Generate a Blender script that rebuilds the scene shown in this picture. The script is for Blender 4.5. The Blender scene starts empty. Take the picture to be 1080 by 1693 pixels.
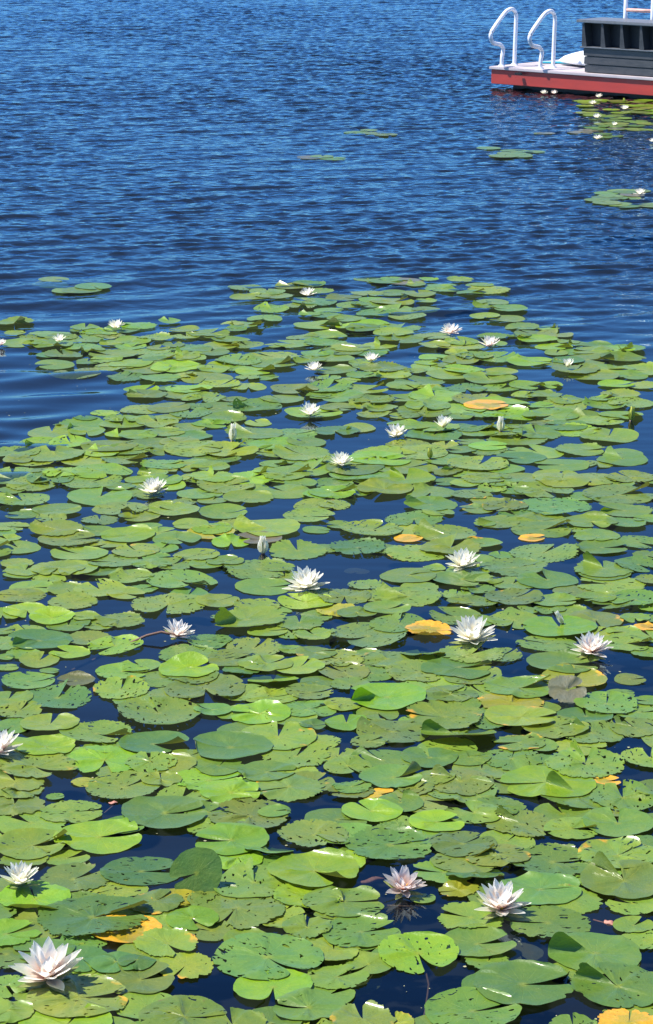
import bpy, bmesh, math, random
import numpy as np
from mathutils import Vector

# ------------------------------------------------------------------ basics
R_ = math.radians
scene = bpy.context.scene
COL = scene.collection
PITCH = R_(14.8); FPX = 4100.0; CAMH = 2.3; PW, PH = 1080.0, 1693.0
cp, sp = math.cos(PITCH), math.sin(PITCH)

def at(px, py, z=0.0):
    """the point of the level z that stands at a place measured in the photograph"""
    dx = (px - PW / 2) / FPX; dy = (PH / 2 - py) / FPX
    d = (dx, cp + sp * dy, -sp + cp * dy)
    t = (z - CAMH) / d[2]
    return Vector((d[0] * t, d[1] * t, z))

def depth(p):
    return p.y * cp - (p.z - CAMH) * sp

def width_m(p, wpx):
    return wpx * depth(p) / FPX

def proj(p):
    zc = depth(p)
    u = p.y * sp + (p.z - CAMH) * cp
    return PW / 2 + FPX * p.x / zc, PH / 2 - FPX * u / zc

def tag(o, label=None, cat=None, group=None, kind=None):
    if label: o['label'] = label
    if cat: o['category'] = cat
    if group: o['group'] = group
    if kind: o['kind'] = kind
    return o

def empty(name, loc, rz=0.0):
    o = bpy.data.objects.new(name, None); COL.objects.link(o)
    o.location = loc; o.rotation_euler = (0, 0, rz); o.empty_display_size = 0.1
    return o

def link_mesh(name, me, mat, parent=None, smooth=True):
    me.materials.append(mat)
    if smooth:
        me.polygons.foreach_set('use_smooth', [True] * len(me.polygons))
    o = bpy.data.objects.new(name, me); COL.objects.link(o)
    if parent: o.parent = parent
    return o

def copy_tree(o, parent=None):
    c = o.copy(); COL.objects.link(c)
    if parent: c.parent = parent
    for ch in o.children: copy_tree(ch, c)
    return c

# ------------------------------------------------------------------ node helper
class NT:
    def __init__(self, name):
        self.mat = bpy.data.materials.new(name); self.mat.use_nodes = True
        self.t = self.mat.node_tree; self.t.nodes.clear()
        self.out = self.n('ShaderNodeOutputMaterial')
    def n(self, typ, **kw):
        nd = self.t.nodes.new(typ)
        for k, v in kw.items(): setattr(nd, k, v)
        return nd
    def put(self, sock, v):
        if isinstance(v, bpy.types.NodeSocket): self.t.links.new(v, sock)
        else: sock.default_value = v
    def math(self, op, a, b=None, c=None, clamp=False):
        nd = self.n('ShaderNodeMath', operation=op, use_clamp=clamp)
        self.put(nd.inputs[0], a)
        if b is not None: self.put(nd.inputs[1], b)
        if c is not None: self.put(nd.inputs[2], c)
        return nd.outputs[0]
    def mix(self, f, a, b, blend='MIX'):
        nd = self.n('ShaderNodeMix', data_type='RGBA', blend_type=blend)
        self.put(nd.inputs[0], f); self.put(nd.inputs[6], a); self.put(nd.inputs[7], b)
        return nd.outputs[2]
    def step(self, v, a, b, lo=0.0, hi=1.0):
        nd = self.n('ShaderNodeMapRange', interpolation_type='SMOOTHSTEP')
        self.put(nd.inputs[0], v); self.put(nd.inputs[1], a); self.put(nd.inputs[2], b)
        self.put(nd.inputs[3], lo); self.put(nd.inputs[4], hi)
        return nd.outputs[0]
    def noise(self, vec, scale, detail=2.0, rough=0.5, dist=0.0):
        nd = self.n('ShaderNodeTexNoise')
        self.put(nd.inputs['Vector'], vec); self.put(nd.inputs['Scale'], scale)
        self.put(nd.inputs['Detail'], detail); self.put(nd.inputs['Roughness'], rough)
        self.put(nd.inputs['Distortion'], dist)
        return nd.outputs[0]
    def mapping(self, vec, scale=(1, 1, 1), loc=(0, 0, 0), rot=(0, 0, 0)):
        nd = self.n('ShaderNodeMapping')
        self.put(nd.inputs[0], vec); nd.inputs['Location'].default_value = loc
        nd.inputs['Rotation'].default_value = rot; nd.inputs['Scale'].default_value = scale
        return nd.outputs[0]
    def attr(self, name, out='Vector'):
        nd = self.n('ShaderNodeAttribute', attribute_name=name)
        return nd.outputs[out]
    def sep(self, v):
        nd = self.n('ShaderNodeSeparateXYZ'); self.put(nd.inputs[0], v); return nd.outputs
    def bump(self, h, dist=1.0, strength=1.0):
        nd = self.n('ShaderNodeBump')
        self.put(nd.inputs['Height'], h); nd.inputs['Distance'].default_value = dist
        nd.inputs['Strength'].default_value = strength
        return nd.outputs[0]
    def princ(self, **kw):
        nd = self.n('ShaderNodeBsdfPrincipled')
        for k, v in kw.items(): self.put(nd.inputs[k.replace('_', ' ')], v)
        return nd.outputs[0]
    def done(self, s):
        self.t.links.new(s, self.out.inputs[0]); return self.mat

def simple(name, col, rough=0.5, var=0.12, scale=30.0, bump=0.0, metallic=0.0, stretch=(1, 1, 1)):
    m = NT(name)
    tc = m.n('ShaderNodeTexCoord').outputs['Object']
    tc = m.mapping(tc, stretch)
    n1 = m.noise(tc, scale, 4.0, 0.6)
    n2 = m.noise(tc, scale * 0.15, 3.0, 0.6)
    f = m.math('ADD', m.math('MULTIPLY', n1, 0.5), m.math('MULTIPLY', n2, 0.5))
    k = m.step(f, 0.35, 0.65, 1.0 - var, 1.0 + var)
    c = m.mix(1.0, (*col, 1), m.n('ShaderNodeCombineColor').outputs[0], 'MULTIPLY')
    cc = m.t.nodes[-1]
    comb = [x for x in m.t.nodes if x.bl_idname == 'ShaderNodeCombineColor'][-1]
    for i in range(3): m.put(comb.inputs[i], k)
    kw = dict(Base_Color=c, Roughness=m.step(n1, 0.3, 0.7, max(rough - 0.1, 0.05), rough + 0.1), Metallic=metallic)
    if bump: kw['Normal'] = m.bump(n1, bump)
    return m.done(m.princ(**kw))

# ------------------------------------------------------------------ materials
def pad_material(name='pad_leaf'):
    m = NT(name)
    tint = m.attr('tint', 'Color')
    loc = m.attr('loc')              # flat place on the leaf, in leaf radii, moved by a seed
    par = m.attr('par')              # x = holes, y = yellowing, z = roughness of rim
    pol = m.sep(m.attr('pol'))       # x = angle, y = radius 0..1
    px = m.sep(par)
    ang, rad = pol[0], pol[1]
    # colour
    big = m.noise(loc, 1.6, 3.0, 0.6)
    fine = m.noise(loc, 9.0, 4.0, 0.65)
    speck = m.noise(loc, 26.0, 3.0, 0.7)
    c = m.mix(m.step(big, 0.38, 0.66), tint, m.mix(1.0, tint, (1.28, 1.10, 0.8, 1), 'MULTIPLY'))
    c = m.mix(m.step(fine, 0.5, 0.75, 0.0, 0.45), c, m.mix(1.0, c, (0.62, 0.72, 0.7, 1), 'MULTIPLY'))
    # veins run out from the stalk
    va = m.math('ADD', ang, m.math('MULTIPLY', m.math('SUBTRACT', fine, 0.5), 0.10))
    vs = m.math('ABSOLUTE', m.math('SINE', m.math('MULTIPLY', va, 9.0)))
    vein = m.step(vs, 0.0, 0.16, 1.0, 0.0)
    vein = m.math('MULTIPLY', vein, m.step(rad, 0.95, 0.1, 0.0, 0.95))
    c = m.mix(vein, c, m.mix(1.0, c, (2.0, 1.65, 1.3, 1), 'MULTIPLY'))
    heart = m.step(rad, 0.16, 0.0, 0.0, 0.55)
    c = m.mix(heart, c, (0.30, 0.34, 0.03, 1))
    # yellow and brown decay
    yl = m.math('ADD', m.math('MULTIPLY', m.noise(loc, 1.25, 3.0, 0.6), 0.9), m.math('MULTIPLY', rad, 0.30))
    yl = m.math('ADD', yl, m.math('MULTIPLY', px[1], 0.56))
    yel = m.step(yl, 0.98, 1.10)
    c = m.mix(yel, c, m.mix(m.step(fine, 0.35, 0.7), (0.72, 0.33, 0.012, 1), (0.62, 0.42, 0.03, 1)))
    br = m.step(m.math('ADD', m.math('MULTIPLY', rad, 0.55), m.math('MULTIPLY', m.noise(loc, 3.2, 4.0, 0.7), 0.75)), 0.99, 1.07)
    br = m.math('MULTIPLY', br, m.step(px[2], 0.0, 0.8, 0.12, 0.9))
    c = m.mix(br, c, (0.17, 0.10, 0.035, 1))
    sp_ = m.math('MULTIPLY', m.step(speck, 0.66, 0.72), m.step(px[0], 0.0, 0.7, 0.03, 0.5))
    c = m.mix(sp_, c, (0.07, 0.06, 0.02, 1))
    # underside
    geo = m.n('ShaderNodeNewGeometry')
    c = m.mix(m.math('MULTIPLY', geo.outputs['Backfacing'], 0.55), c, (0.16, 0.12, 0.07, 1))
    # insect holes and chewed rim
    lz = m.mapping(loc, (1.0, 1.9, 1.0))
    hole = m.noise(lz, 4.5, 1.5, 0.5, 0.4)
    hole = m.math('ADD', hole, m.math('MULTIPLY', m.step(rad, 0.25, 0.95), 0.05))
    hmask = m.math('GREATER_THAN', hole, m.step(px[0], 0.0, 1.0, 0.90, 0.685))
    rimn = m.math('ADD', m.math('MULTIPLY', m.noise(loc, 7.0, 2.0, 0.6), 0.34), rad)
    rmask = m.math('GREATER_THAN', rimn, m.step(px[2], 0.0, 1.0, 1.36, 1.135))
    gone = m.math('MAXIMUM', hmask, rmask)
    # relief
    h = m.math('ADD', m.math('MULTIPLY', fine, 0.0022), m.math('MULTIPLY', vein, -0.0010))
    h = m.math('ADD', h, m.math('MULTIPLY', big, 0.004))
    nrm = m.bump(h, 1.0, 0.8)
    rg = m.step(m.noise(loc, 4.0, 3.0, 0.6), 0.3, 0.7, 0.38, 0.58)
    p = m.princ(Base_Color=c, Roughness=rg, Specular_IOR_Level=0.40, Normal=nrm, Coat_Weight=0.42, Coat_Roughness=0.16)
    tr = m.n('ShaderNodeBsdfTranslucent')
    m.put(tr.inputs[0], m.mix(1.0, c, (1.45, 1.5, 0.5, 1), 'MULTIPLY')); m.put(tr.inputs[1], nrm)
    mx = m.n('ShaderNodeMixShader'); m.put(mx.inputs[0], 0.24)
    m.put(mx.inputs[1], p); m.put(mx.inputs[2], tr.outputs[0])
    tp = m.n('ShaderNodeBsdfTransparent')
    mo = m.n('ShaderNodeMixShader'); m.put(mo.inputs[0], gone)
    m.put(mo.inputs[1], mx.outputs[0]); m.put(mo.inputs[2], tp.outputs[0])
    return m.done(mo.outputs[0])

def water_material():
    m = NT('lake_water')
    P = m.n('ShaderNodeTexCoord').outputs['Object']
    s = m.sep(P)
    # the swell is in the mesh; this is only the fine wrinkling on it
    far = m.step(s[1], 11.0, 16.0)
    w3 = m.noise(m.mapping(P, (9.0, 12.0, 1), loc=(9, 2, 0), rot=(0, 0, R_(-14))), 1.0, 2.0, 0.5, 0.5)
    calm = m.noise(m.mapping(P, (1, 2.2, 1)), 2.2, 2.0, 0.5)
    h = m.math('ADD', m.math('MULTIPLY', m.math('MULTIPLY', w3, 0.012), far), m.math('MULTIPLY', calm, 0.003))
    nrm = m.bump(h, 1.0, 1.0)
    fr = m.n('ShaderNodeFresnel'); fr.inputs['IOR'].default_value = 1.34; m.put(fr.inputs['Normal'], nrm)
    gl = m.n('ShaderNodeBsdfGlossy'); gl.inputs['Color'].default_value = (0.62, 0.86, 1.0, 1)
    gl.inputs['Roughness'].default_value = 0.03; m.put(gl.inputs['Normal'], nrm)
    tp = m.n('ShaderNodeBsdfTransparent'); tp.inputs[0].default_value = (0.72, 0.78, 0.74, 1)
    df = m.n('ShaderNodeBsdfDiffuse'); df.inputs[0].default_value = (0.0006, 0.0014, 0.004, 1)
    un = m.n('ShaderNodeMixShader'); m.put(un.inputs[0], 0.3)
    m.put(un.inputs[1], tp.outputs[0]); m.put(un.inputs[2], df.outputs[0])
    mx = m.n('ShaderNodeMixShader'); m.put(mx.inputs[0], fr.outputs[0])
    m.put(mx.inputs[1], un.outputs[0]); m.put(mx.inputs[2], gl.outputs[0])
    return m.done(mx.outputs[0])

def petal_material(name, col, base_col, rough=0.55, trans=0.66):
    m = NT(name)
    v = m.sep(m.attr('pol'))
    c = m.mix(m.step(v[1], 0.75, 0.0, 0.0, 0.75), (*col, 1), (*base_col, 1))
    st = m.noise(m.mapping(m.attr('pol'), (26, 2.0, 1)), 1.0, 2.0, 0.5)
    c = m.mix(m.step(st, 0.4, 0.7, 0.0, 0.10), c, (0.62, 0.55, 0.58, 1))
    p = m.princ(Base_Color=c, Roughness=rough, Normal=m.bump(st, 0.0015))
    tr = m.n('ShaderNodeBsdfTranslucent'); m.put(tr.inputs[0], c)
    mx = m.n('ShaderNodeMixShader'); m.put(mx.inputs[0], trans)
    m.put(mx.inputs[1], p); m.put(mx.inputs[2], tr.outputs[0])
    return m.done(mx.outputs[0])

M = {}
M['pad'] = pad_material()
M['water'] = water_material()
M['white'] = petal_material('petal_white', (0.99, 0.96, 0.84), (0.98, 0.94, 0.72))
M['pink'] = petal_material('petal_pink_tinged', (0.99, 0.94, 0.86), (0.96, 0.70, 0.62))
M['peach'] = petal_material('petal_peach', (0.86, 0.76, 0.72), (0.80, 0.48, 0.36))
M['sepal'] = petal_material('sepal_green', (0.28, 0.34, 0.09), (0.16, 0.24, 0.04), 0.45, 0.2)
M['budw'] = petal_material('petal_bud', (1.0, 0.98, 0.86), (0.94, 0.93, 0.60))
M['buds'] = petal_material('sepal_lime', (0.50, 0.55, 0.06), (0.26, 0.36, 0.03), 0.45, 0.2)
M['stamen'] = simple('stamen_yellow', (0.80, 0.50, 0.05), 0.6, 0.2, 300)
M['stalk'] = simple('stalk_brown', (0.16, 0.09, 0.06), 0.5, 0.25, 60)
M['bed'] = simple('bed_mud', (0.0015, 0.003, 0.006), 0.9, 0.2, 2)
M['red'] = simple('painted_red_board', (0.38, 0.036, 0.028), 0.55, 0.14, 12, 0.001, stretch=(0.3, 1, 1))
M['deck'] = simple('weathered_deck_board', (0.44, 0.39, 0.41), 0.7, 0.16, 16, 0.002, stretch=(0.25, 3, 1))
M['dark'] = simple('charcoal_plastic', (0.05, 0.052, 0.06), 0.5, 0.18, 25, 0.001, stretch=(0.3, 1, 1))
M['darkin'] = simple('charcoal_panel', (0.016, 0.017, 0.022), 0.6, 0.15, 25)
M['rimg'] = simple('charcoal_rim', (0.13, 0.14, 0.16), 0.45, 0.15, 25)
M['rail'] = simple('white_tube', (0.78, 0.80, 0.86), 0.3, 0.06, 30)
M['rung'] = simple('coral_rung', (0.62, 0.36, 0.30), 0.5, 0.1, 40)
M['hull'] = simple('white_hull', (0.80, 0.82, 0.82), 0.35, 0.06, 8)
M['teal'] = simple('teal_cord', (0.03, 0.42, 0.55), 0.6, 0.2, 90)
M['float'] = simple('black_float', (0.012, 0.012, 0.014), 0.5, 0.2, 20)
M['crumb'] = simple('leaf_crumb', (0.30, 0.30, 0.16), 0.7, 0.4, 40)
M['scrap'] = simple('pink_scrap', (0.45, 0.20, 0.14), 0.6, 0.25, 120)

# ------------------------------------------------------------------ world, sun, camera
SUN_EL, SUN_AZ = 61.0, -92.0          # azimuth from +Y, negative = left
w = bpy.data.worlds.new('World'); scene.world = w; w.use_nodes = True
nt = w.node_tree; nt.nodes.clear()
sky = nt.nodes.new('ShaderNodeTexSky'); sky.sky_type = 'NISHITA'; sky.sun_disc = False
sky.sun_elevation = R_(SUN_EL); sky.sun_rotation = R_(SUN_AZ)
sky.altitude = 300; sky.air_density = 1.0; sky.dust_density = 0.1; sky.ozone_density = 4.0
bg = nt.nodes.new('ShaderNodeBackground'); bg.inputs[1].default_value = 0.10
tintn = nt.nodes.new('ShaderNodeMix'); tintn.data_type = 'RGBA'; tintn.blend_type = 'MULTIPLY'
tintn.inputs[0].default_value = 1.0; tintn.inputs[7].default_value = (0.45, 0.73, 1.06, 1)
wo = nt.nodes.new('ShaderNodeOutputWorld')
nt.links.new(sky.outputs[0], tintn.inputs[6]); nt.links.new(tintn.outputs[2], bg.inputs[0]); nt.links.new(bg.outputs[0], wo.inputs[0])

sl = bpy.data.lights.new('sun', 'SUN'); sl.energy = 4.8; sl.angle = R_(0.53); sl.color = (1.0, 0.94, 0.83)
so = bpy.data.objects.new('sun', sl); COL.objects.link(so)
sd = Vector((math.sin(R_(SUN_AZ)) * math.cos(R_(SUN_EL)), math.cos(R_(SUN_AZ)) * math.cos(R_(SUN_EL)), math.sin(R_(SUN_EL))))
so.rotation_euler = (-sd).to_track_quat('-Z', 'Y').to_euler()
so.location = (0, 0, 30)

cam = bpy.data.cameras.new('camera'); co = bpy.data.objects.new('camera', cam); COL.objects.link(co)
cam.sensor_fit = 'VERTICAL'; cam.sensor_height = 24.0; cam.lens = 24.0 * FPX / PH
cam.clip_start = 0.1; cam.clip_end = 5000
co.location = (0, 0, CAMH); co.rotation_euler = (math.pi / 2 - PITCH, 0, 0)
scene.camera = co
scene.view_settings.view_transform = 'Standard'; scene.view_settings.look = 'None'
scene.view_settings.exposure = 0.85; scene.view_settings.gamma = 1.0
scene.render.engine = 'CYCLES'
scene.cycles.transparent_max_bounces = 24; scene.cycles.max_bounces = 8
scene.cycles.sample_clamp_indirect = 6.0

# ------------------------------------------------------------------ water and bed
def sheet(name, z, mat, size=1500.0):
    me = bpy.data.meshes.new(name)
    me.from_pydata([(-size, -60, z), (size, -60, z), (size, size, z), (-size, size, z)], [], [(0, 1, 2, 3)])
    return tag(link_mesh(name, me, mat, smooth=False), kind='structure')

def water_sheet():
    ys = [3.0]
    while ys[-1] < 54: ys.append(ys[-1] + 0.014 + 0.0007 * ys[-1])
    ys = np.array([-60.0, 2.5] + ys + [60.0, 1500.0]); NC = 600
    fx = np.linspace(-1, 1, NC)
    half = 0.16 * np.clip(ys, 3, 54) + 1.1
    X = half[:, None] * fx[None, :]
    X = np.hstack([np.full((len(ys), 1), -1500.0), X, np.full((len(ys), 1), 1500.0)])
    Y = np.repeat(ys[:, None], NC + 2, 1)
    def ss(v, a, b):
        t = np.clip((v - a) / (b - a), 0, 1); return t * t * (3 - 2 * t)
    yy = Y + 0.5 * np.sin(X * 1.1 + 0.6) + 0.35 * np.sin(X * 2.3 + Y * 0.4 + 2)
    rip = np.maximum(ss(yy, 10.8, 13.4), ss(yy, 7.4, 9.4) * ss(X, -0.75, -1.25))
    chop = ss(yy, 11.0, 16.0)
    gust = 1 + 0.22 * np.sin(X * 0.7 + 0.22 * Y + 1) + 0.18 * np.sin(0.45 * X - 0.5 * Y + 2) + 0.12 * np.sin(1.3 * X + 0.9 * Y)
    rg = random.Random(21)
    def waves(n, d0, spread, l0, l1, slope):
        h = np.zeros_like(X)
        for _ in range(n):
            lam = math.exp(rg.uniform(math.log(l0), math.log(l1))); a = R_(rg.gauss(d0, spread)); k = 2 * math.pi / lam
            amp = slope * math.sqrt(2.0 / n) / k
            h += amp * np.sin(k * (X * math.cos(a) + Y * math.sin(a)) + rg.uniform(0, 6.28))
        return h
    fade = 1 - ss(Y, 46, 54); fade[:, 0] = 0; fade[:, -1] = 0
    Z = rip * (1 - 0.35 * chop) * waves(20, 106, 11, 0.2, 0.6, RIPPLE)
    Z += chop * gust * waves(70, 101, 32, 0.075, 0.22, CHOP)
    Z = Z * fade
    nr, nc = X.shape
    me = bpy.data.meshes.new('water')
    me.vertices.add(nr * nc); me.vertices.foreach_set('co', np.stack([X.ravel(), Y.ravel(), Z.ravel()], 1).astype(np.float32).ravel())
    ii = (np.arange(nr - 1)[:, None] * nc + np.arange(nc - 1)[None, :]).ravel()
    q = np.stack([ii, ii + 1, ii + nc + 1, ii + nc], 1).astype(np.int32)
    me.loops.add(q.size); me.loops.foreach_set('vertex_index', q.ravel())
    me.polygons.add(len(q)); me.polygons.foreach_set('loop_start', np.arange(0, q.size, 4, dtype=np.int32))
    me.update(calc_edges=True); me.validate()
    return tag(link_mesh('water', me, M['water']), kind='structure')
RIPPLE, CHOP = 0.078, 0.16
water_sheet()
sheet('lake_bed', -1.6, M['bed'])

# ------------------------------------------------------------------ lily pads
GX0, GY0, CELL = -3.8, 3.2, 0.007
GNX, GNY = int(7.6 / CELL), int(11.2 / CELL)
HF = np.full((GNY, GNX), -1.0, dtype=np.float32)

def sample_H(x, y):
    ix = np.clip(((x - GX0) / CELL).astype(int), 0, GNX - 1); iy = np.clip(((y - GY0) / CELL).astype(int), 0, GNY - 1)
    return HF[iy, ix]

GREENS = {
    'g': (0.122, 0.222, 0.025), 'd': (0.074, 0.166, 0.028), 'b': (0.160, 0.300, 0.012),
    'l': (0.160, 0.252, 0.024), 'o': (0.128, 0.200, 0.032), 'k': (0.080, 0.100, 0.034),
    'y': (0.235, 0.275, 0.020), 'O': (0.340, 0.270, 0.018), 'p': (0.125, 0.130, 0.085), 'm': (0.098, 0.200, 0.032),
}

def fold(x, y, z, px, py, ang, alpha, rho):
    """bend the leaf up along a line through (px,py); everything on its left side turns by alpha"""
    ca, sa = math.cos(ang), math.sin(ang)
    s = (x - px) * ca + (y - py) * sa
    d = -(x - px) * sa + (y - py) * ca
    L = rho * alpha
    a = np.clip(d / rho, 0, alpha)
    perp = np.where(d <= 0, d, rho * np.sin(a) + np.maximum(d - L, 0) * math.cos(alpha))
    up = np.where(d <= 0, 0, rho * (1 - np.cos(a)) + np.maximum(d - L, 0) * math.sin(alpha))
    # the leaf's own relief turns with it
    nx = perp - z * np.sin(a)
    nz = up + z * np.cos(a)
    return px + s * ca - nx * sa, py + s * sa + nx * ca, nz

def make_pad(cx, cy, R, notch, rng, code='g', flags='', hi=True, drape=True, z0=0.003):
    """one leaf: returns world verts (N,3), faces, and per-vertex tint / loc / par / pol"""
    NA = 96 if hi else 44
    T = np.array([0.06, 0.2, 0.36, 0.52, 0.67, 0.79, 0.88, 0.95, 1.0]) if hi else np.array([0.1, 0.4, 0.7, 0.88, 1.0])
    NRR = len(T)
    closed = 'x' in flags or rng.random() < 0.12
    dl = rng.uniform(0.015, 0.07) if closed else rng.uniform(0.05, 0.22)
    th = np.linspace(dl, 2 * math.pi - dl, NA)
    ph = [rng.uniform(0, 6.28) for _ in range(8)]
    rr = 1 + 0.035 * np.sin(2 * th + ph[0]) + 0.022 * np.sin(3 * th + ph[1]) + 0.014 * np.sin(5 * th + ph[2]) \
        + 0.008 * np.sin(11 * th + ph[3]) + 0.006 * np.sin(19 * th + ph[4])
    near = np.minimum(th - dl, 2 * math.pi - dl - th)
    rr *= 1 - 0.13 * np.exp(-near / 0.09)
    rag = 1.0 if 'r' in flags else (0.15 if 's' in flags else rng.choice([0.1, 0.5, 0.8, 1.0]))
    for _ in range(int(rag * rng.randint(3, 8))):
        t0 = rng.uniform(0, 6.28); wd = rng.uniform(0.04, 0.13); dp = rng.uniform(0.03, 0.12)
        dd = (th - t0 + math.pi) % (2 * math.pi) - math.pi
        rr *= 1 - dp * np.clip(1 - (dd / wd) ** 2, 0, 1)
    rr *= R
    # flat grid, local frame, notch along +x
    tt = np.concatenate([[0.0], T])
    TH, TT = np.meshgrid(th, T)
    X = TT * rr[None, :] * np.cos(TH); Y = TT * rr[None, :] * np.sin(TH) * 0.96
    # relief
    flat = 's' in flags
    A = R * (0.02 if flat else rng.uniform(0.025, 0.055))
    Z = z0 + TT ** 2 * A * (np.sin(2 * TH + ph[5]) * 0.7 + 0.5 * np.sin(3 * TH + ph[6])) + R * rng.uniform(-0.02, 0.08) * TT ** 3
    lob = rng.uniform(-0.03, 0.11) * R; lob2 = rng.uniform(-0.03, 0.11) * R
    Z += TT ** 2 * (lob * np.exp(-(TH - dl) / 0.4) + lob2 * np.exp(-(2 * math.pi - dl - TH) / 0.4))
    if 'u' in flags: Z = z0 + 0 * TT + rng.uniform(-0.0065, 0.003)
    tx, ty = rng.gauss(0, 0.022), rng.gauss(0, 0.022)
    if 'T' in flags or 'u' in flags: ty = 0; tx = 0
    Z += X * tx + Y * ty
    zc = z0
    cn, sn = math.cos(notch), math.sin(notch)
    WX = cx + X * cn - Y * sn; WY = cy + X * sn + Y * cn
    if drape:
        Z = np.maximum(Z, 0.0012)
        need = np.maximum(sample_H(WX, WY) + 0.0028 - Z, 0)
        # a leaf is stiff: spread the lift
        Lf = need.copy()
        for _ in range(10 if hi else 6):
            B = Lf.copy()
            B[:, 1:-1] = (Lf[:, :-2] + Lf[:, 2:] + Lf[:, 1:-1]) / 3
            C = B.copy()
            C[1:-1] = (B[:-2] + B[2:] + B[1:-1]) / 3
            C[0] = C[0].mean() * 0.5 + C[1] * 0.5
            Lf = np.maximum(C, need)
        Z = Z + Lf
        zc = max(Z[0].mean(), float(sample_H(np.array([cx]), np.array([cy]))[0]) + 0.0028)
        # write into the height field
        x0, x1 = int((cx - R * 1.1 - GX0) / CELL), int((cx + R * 1.1 - GX0) / CELL) + 1
        y0, y1 = int((cy - R * 1.1 - GY0) / CELL), int((cy + R * 1.1 - GY0) / CELL) + 1
        x0, y0, x1, y1 = max(x0, 0), max(y0, 0), min(x1, GNX), min(y1, GNY)
        if x1 > x0 and y1 > y0:
            gx, gy = np.meshgrid(GX0 + (np.arange(x0, x1) + 0.5) * CELL - cx, GY0 + (np.arange(y0, y1) + 0.5) * CELL - cy)
            lx = gx * cn + gy * sn; ly = (-gx * sn + gy * cn) / 0.96
            g_t = np.arctan2(ly, lx) % (2 * math.pi); g_r = np.hypot(lx, ly)
            fi = (g_t - dl) / (2 * math.pi - 2 * dl) * (NA - 1)
            ok = (fi >= 0) & (fi <= NA - 1)
            fi = np.clip(fi, 0, NA - 1.001); i0 = fi.astype(int); fr = fi - i0
            rim = rr[i0] * (1 - fr) + rr[i0 + 1] * fr
            tq = g_r / rim
            ok &= tq <= 1.0
            full = np.vstack([np.full(NA, zc), Z])
            j = np.clip(np.searchsorted(tt, tq) - 1, 0, NRR - 1); ft = np.clip((tq - tt[j]) / (tt[j + 1] - tt[j]), 0, 1)
            za = full[j, i0] * (1 - fr) + full[j, i0 + 1] * fr
            zb = full[j + 1, i0] * (1 - fr) + full[j + 1, i0 + 1] * fr
            zz = za * (1 - ft) + zb * ft
            sub = HF[y0:y1, x0:x1]
            sub[ok] = np.maximum(sub[ok], np.minimum(zz[ok], 0.05))
    # folds, given in world directions
    def wfold(phi, off, alpha, rho):
        nonlocal X, Y, Z
        # the part of the leaf lying towards the world direction phi, beyond off*R, turns up
        pl = phi - notch
        p = (math.cos(pl) * off * R, math.sin(pl) * off * R)
        X, Y, Z2 = fold(X, Y, Z - zc, p[0], p[1], pl - math.pi / 2, alpha, rho)
        Z = Z2 + zc
    H90 = math.pi / 2
    if 'c' in flags: wfold(H90 - 0.42 + rng.uniform(-0.3, 0.3), rng.uniform(0.70, 0.86), rng.uniform(0.6, 1.0), R * 0.20)
    if 'C' in flags: wfold(H90 + rng.uniform(-0.2, 0.2), rng.uniform(0.45, 0.6), rng.uniform(0.5, 0.8), R * 0.45)
    if 'e' in flags: wfold(0.75 + rng.uniform(-0.3, 0.3), rng.uniform(0.74, 0.86), rng.uniform(0.6, 1.0), R * 0.18)
    if 'w' in flags: wfold(math.pi + rng.uniform(-0.3, 0.3), rng.uniform(0.72, 0.85), rng.uniform(0.8, 1.6), R * 0.14)
    if 'f' in flags or 'F' in flags:
        side = 1 if 'f' in flags else -1
        # one lobe beside the notch stands up
        la = side * rng.uniform(0.50, 0.80)
        if side > 0: X, Y, Z2 = fold(X, Y, Z - zc, 0.10 * R, 0.0, la + math.pi, rng.uniform(1.1, 1.7), R * 0.10) if False else (X, Y, Z - zc)
        q = (0.08 * R, 0.0)
        sel = (TH < math.pi) if side > 0 else (TH >= math.pi)
        d_ang = la + (math.pi if side > 0 else 0.0)
        FX, FY, FZ = fold(X, Y, Z2 if side > 0 else Z - zc, q[0], q[1], d_ang, rng.uniform(1.1, 1.75), R * 0.10)
        X = np.where(sel, FX, X); Y = np.where(sel, FY, Y); Z = np.where(sel, FZ + zc, Z)
    if 'n' in flags: wfold(-H90 + rng.uniform(-0.3, 0.3), rng.uniform(0.6, 0.75), rng.uniform(0.5, 1.0), R * 0.2)
    # the slit's edges turned up, one over the other
    if 'v' in flags:
        up = np.exp(-(TH - dl) / 0.22) * TT ** 1.2
        Z = Z + up * 0.24 * R
    tilt = None
    if 'S' in flags: tilt = (R_(62), 0.55)      # stands on edge, face to the shore
    if 'B' in flags: tilt = (R_(33), 0.35)
    if 'D' in flags: tilt = (R_(-14), 0.0)      # near side dips
    WX = X * cn - Y * sn; WY = X * sn + Y * cn; WZ = Z.copy(); c3 = np.array([0.0, 0.0, zc])
    if tilt:
        a, lift = tilt
        dz = WZ - zc
        WY, WZ = WY * math.cos(a) - dz * math.sin(a), zc + WY * math.sin(a) + dz * math.cos(a) + lift * R
        c3[2] += lift * R
    WX = WX + cx; WY = WY + cy
    V = np.vstack([[[cx, cy, c3[2]]], np.stack([WX.ravel(), WY.ravel(), WZ.ravel()], 1)])
    faces = []
    for a in range(NA - 1): faces.append((0, 1 + a, 2 + a))
    for r in range(NRR - 1):
        b0 = 1 + r * NA; b1 = b0 + NA
        for a in range(NA - 1): faces.append((b0 + a, b1 + a, b1 + a + 1, b0 + a + 1))
    n = len(V)
    base = np.array(GREENS[code]); k = rng.uniform(0.80, 1.20); hue = rng.uniform(-0.12, 0.12)
    tint = np.ones((n, 4)); tint[:, :3] = np.clip(base * k * np.array([1 + hue, 1, 1 - hue]), 0, 1)
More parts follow.
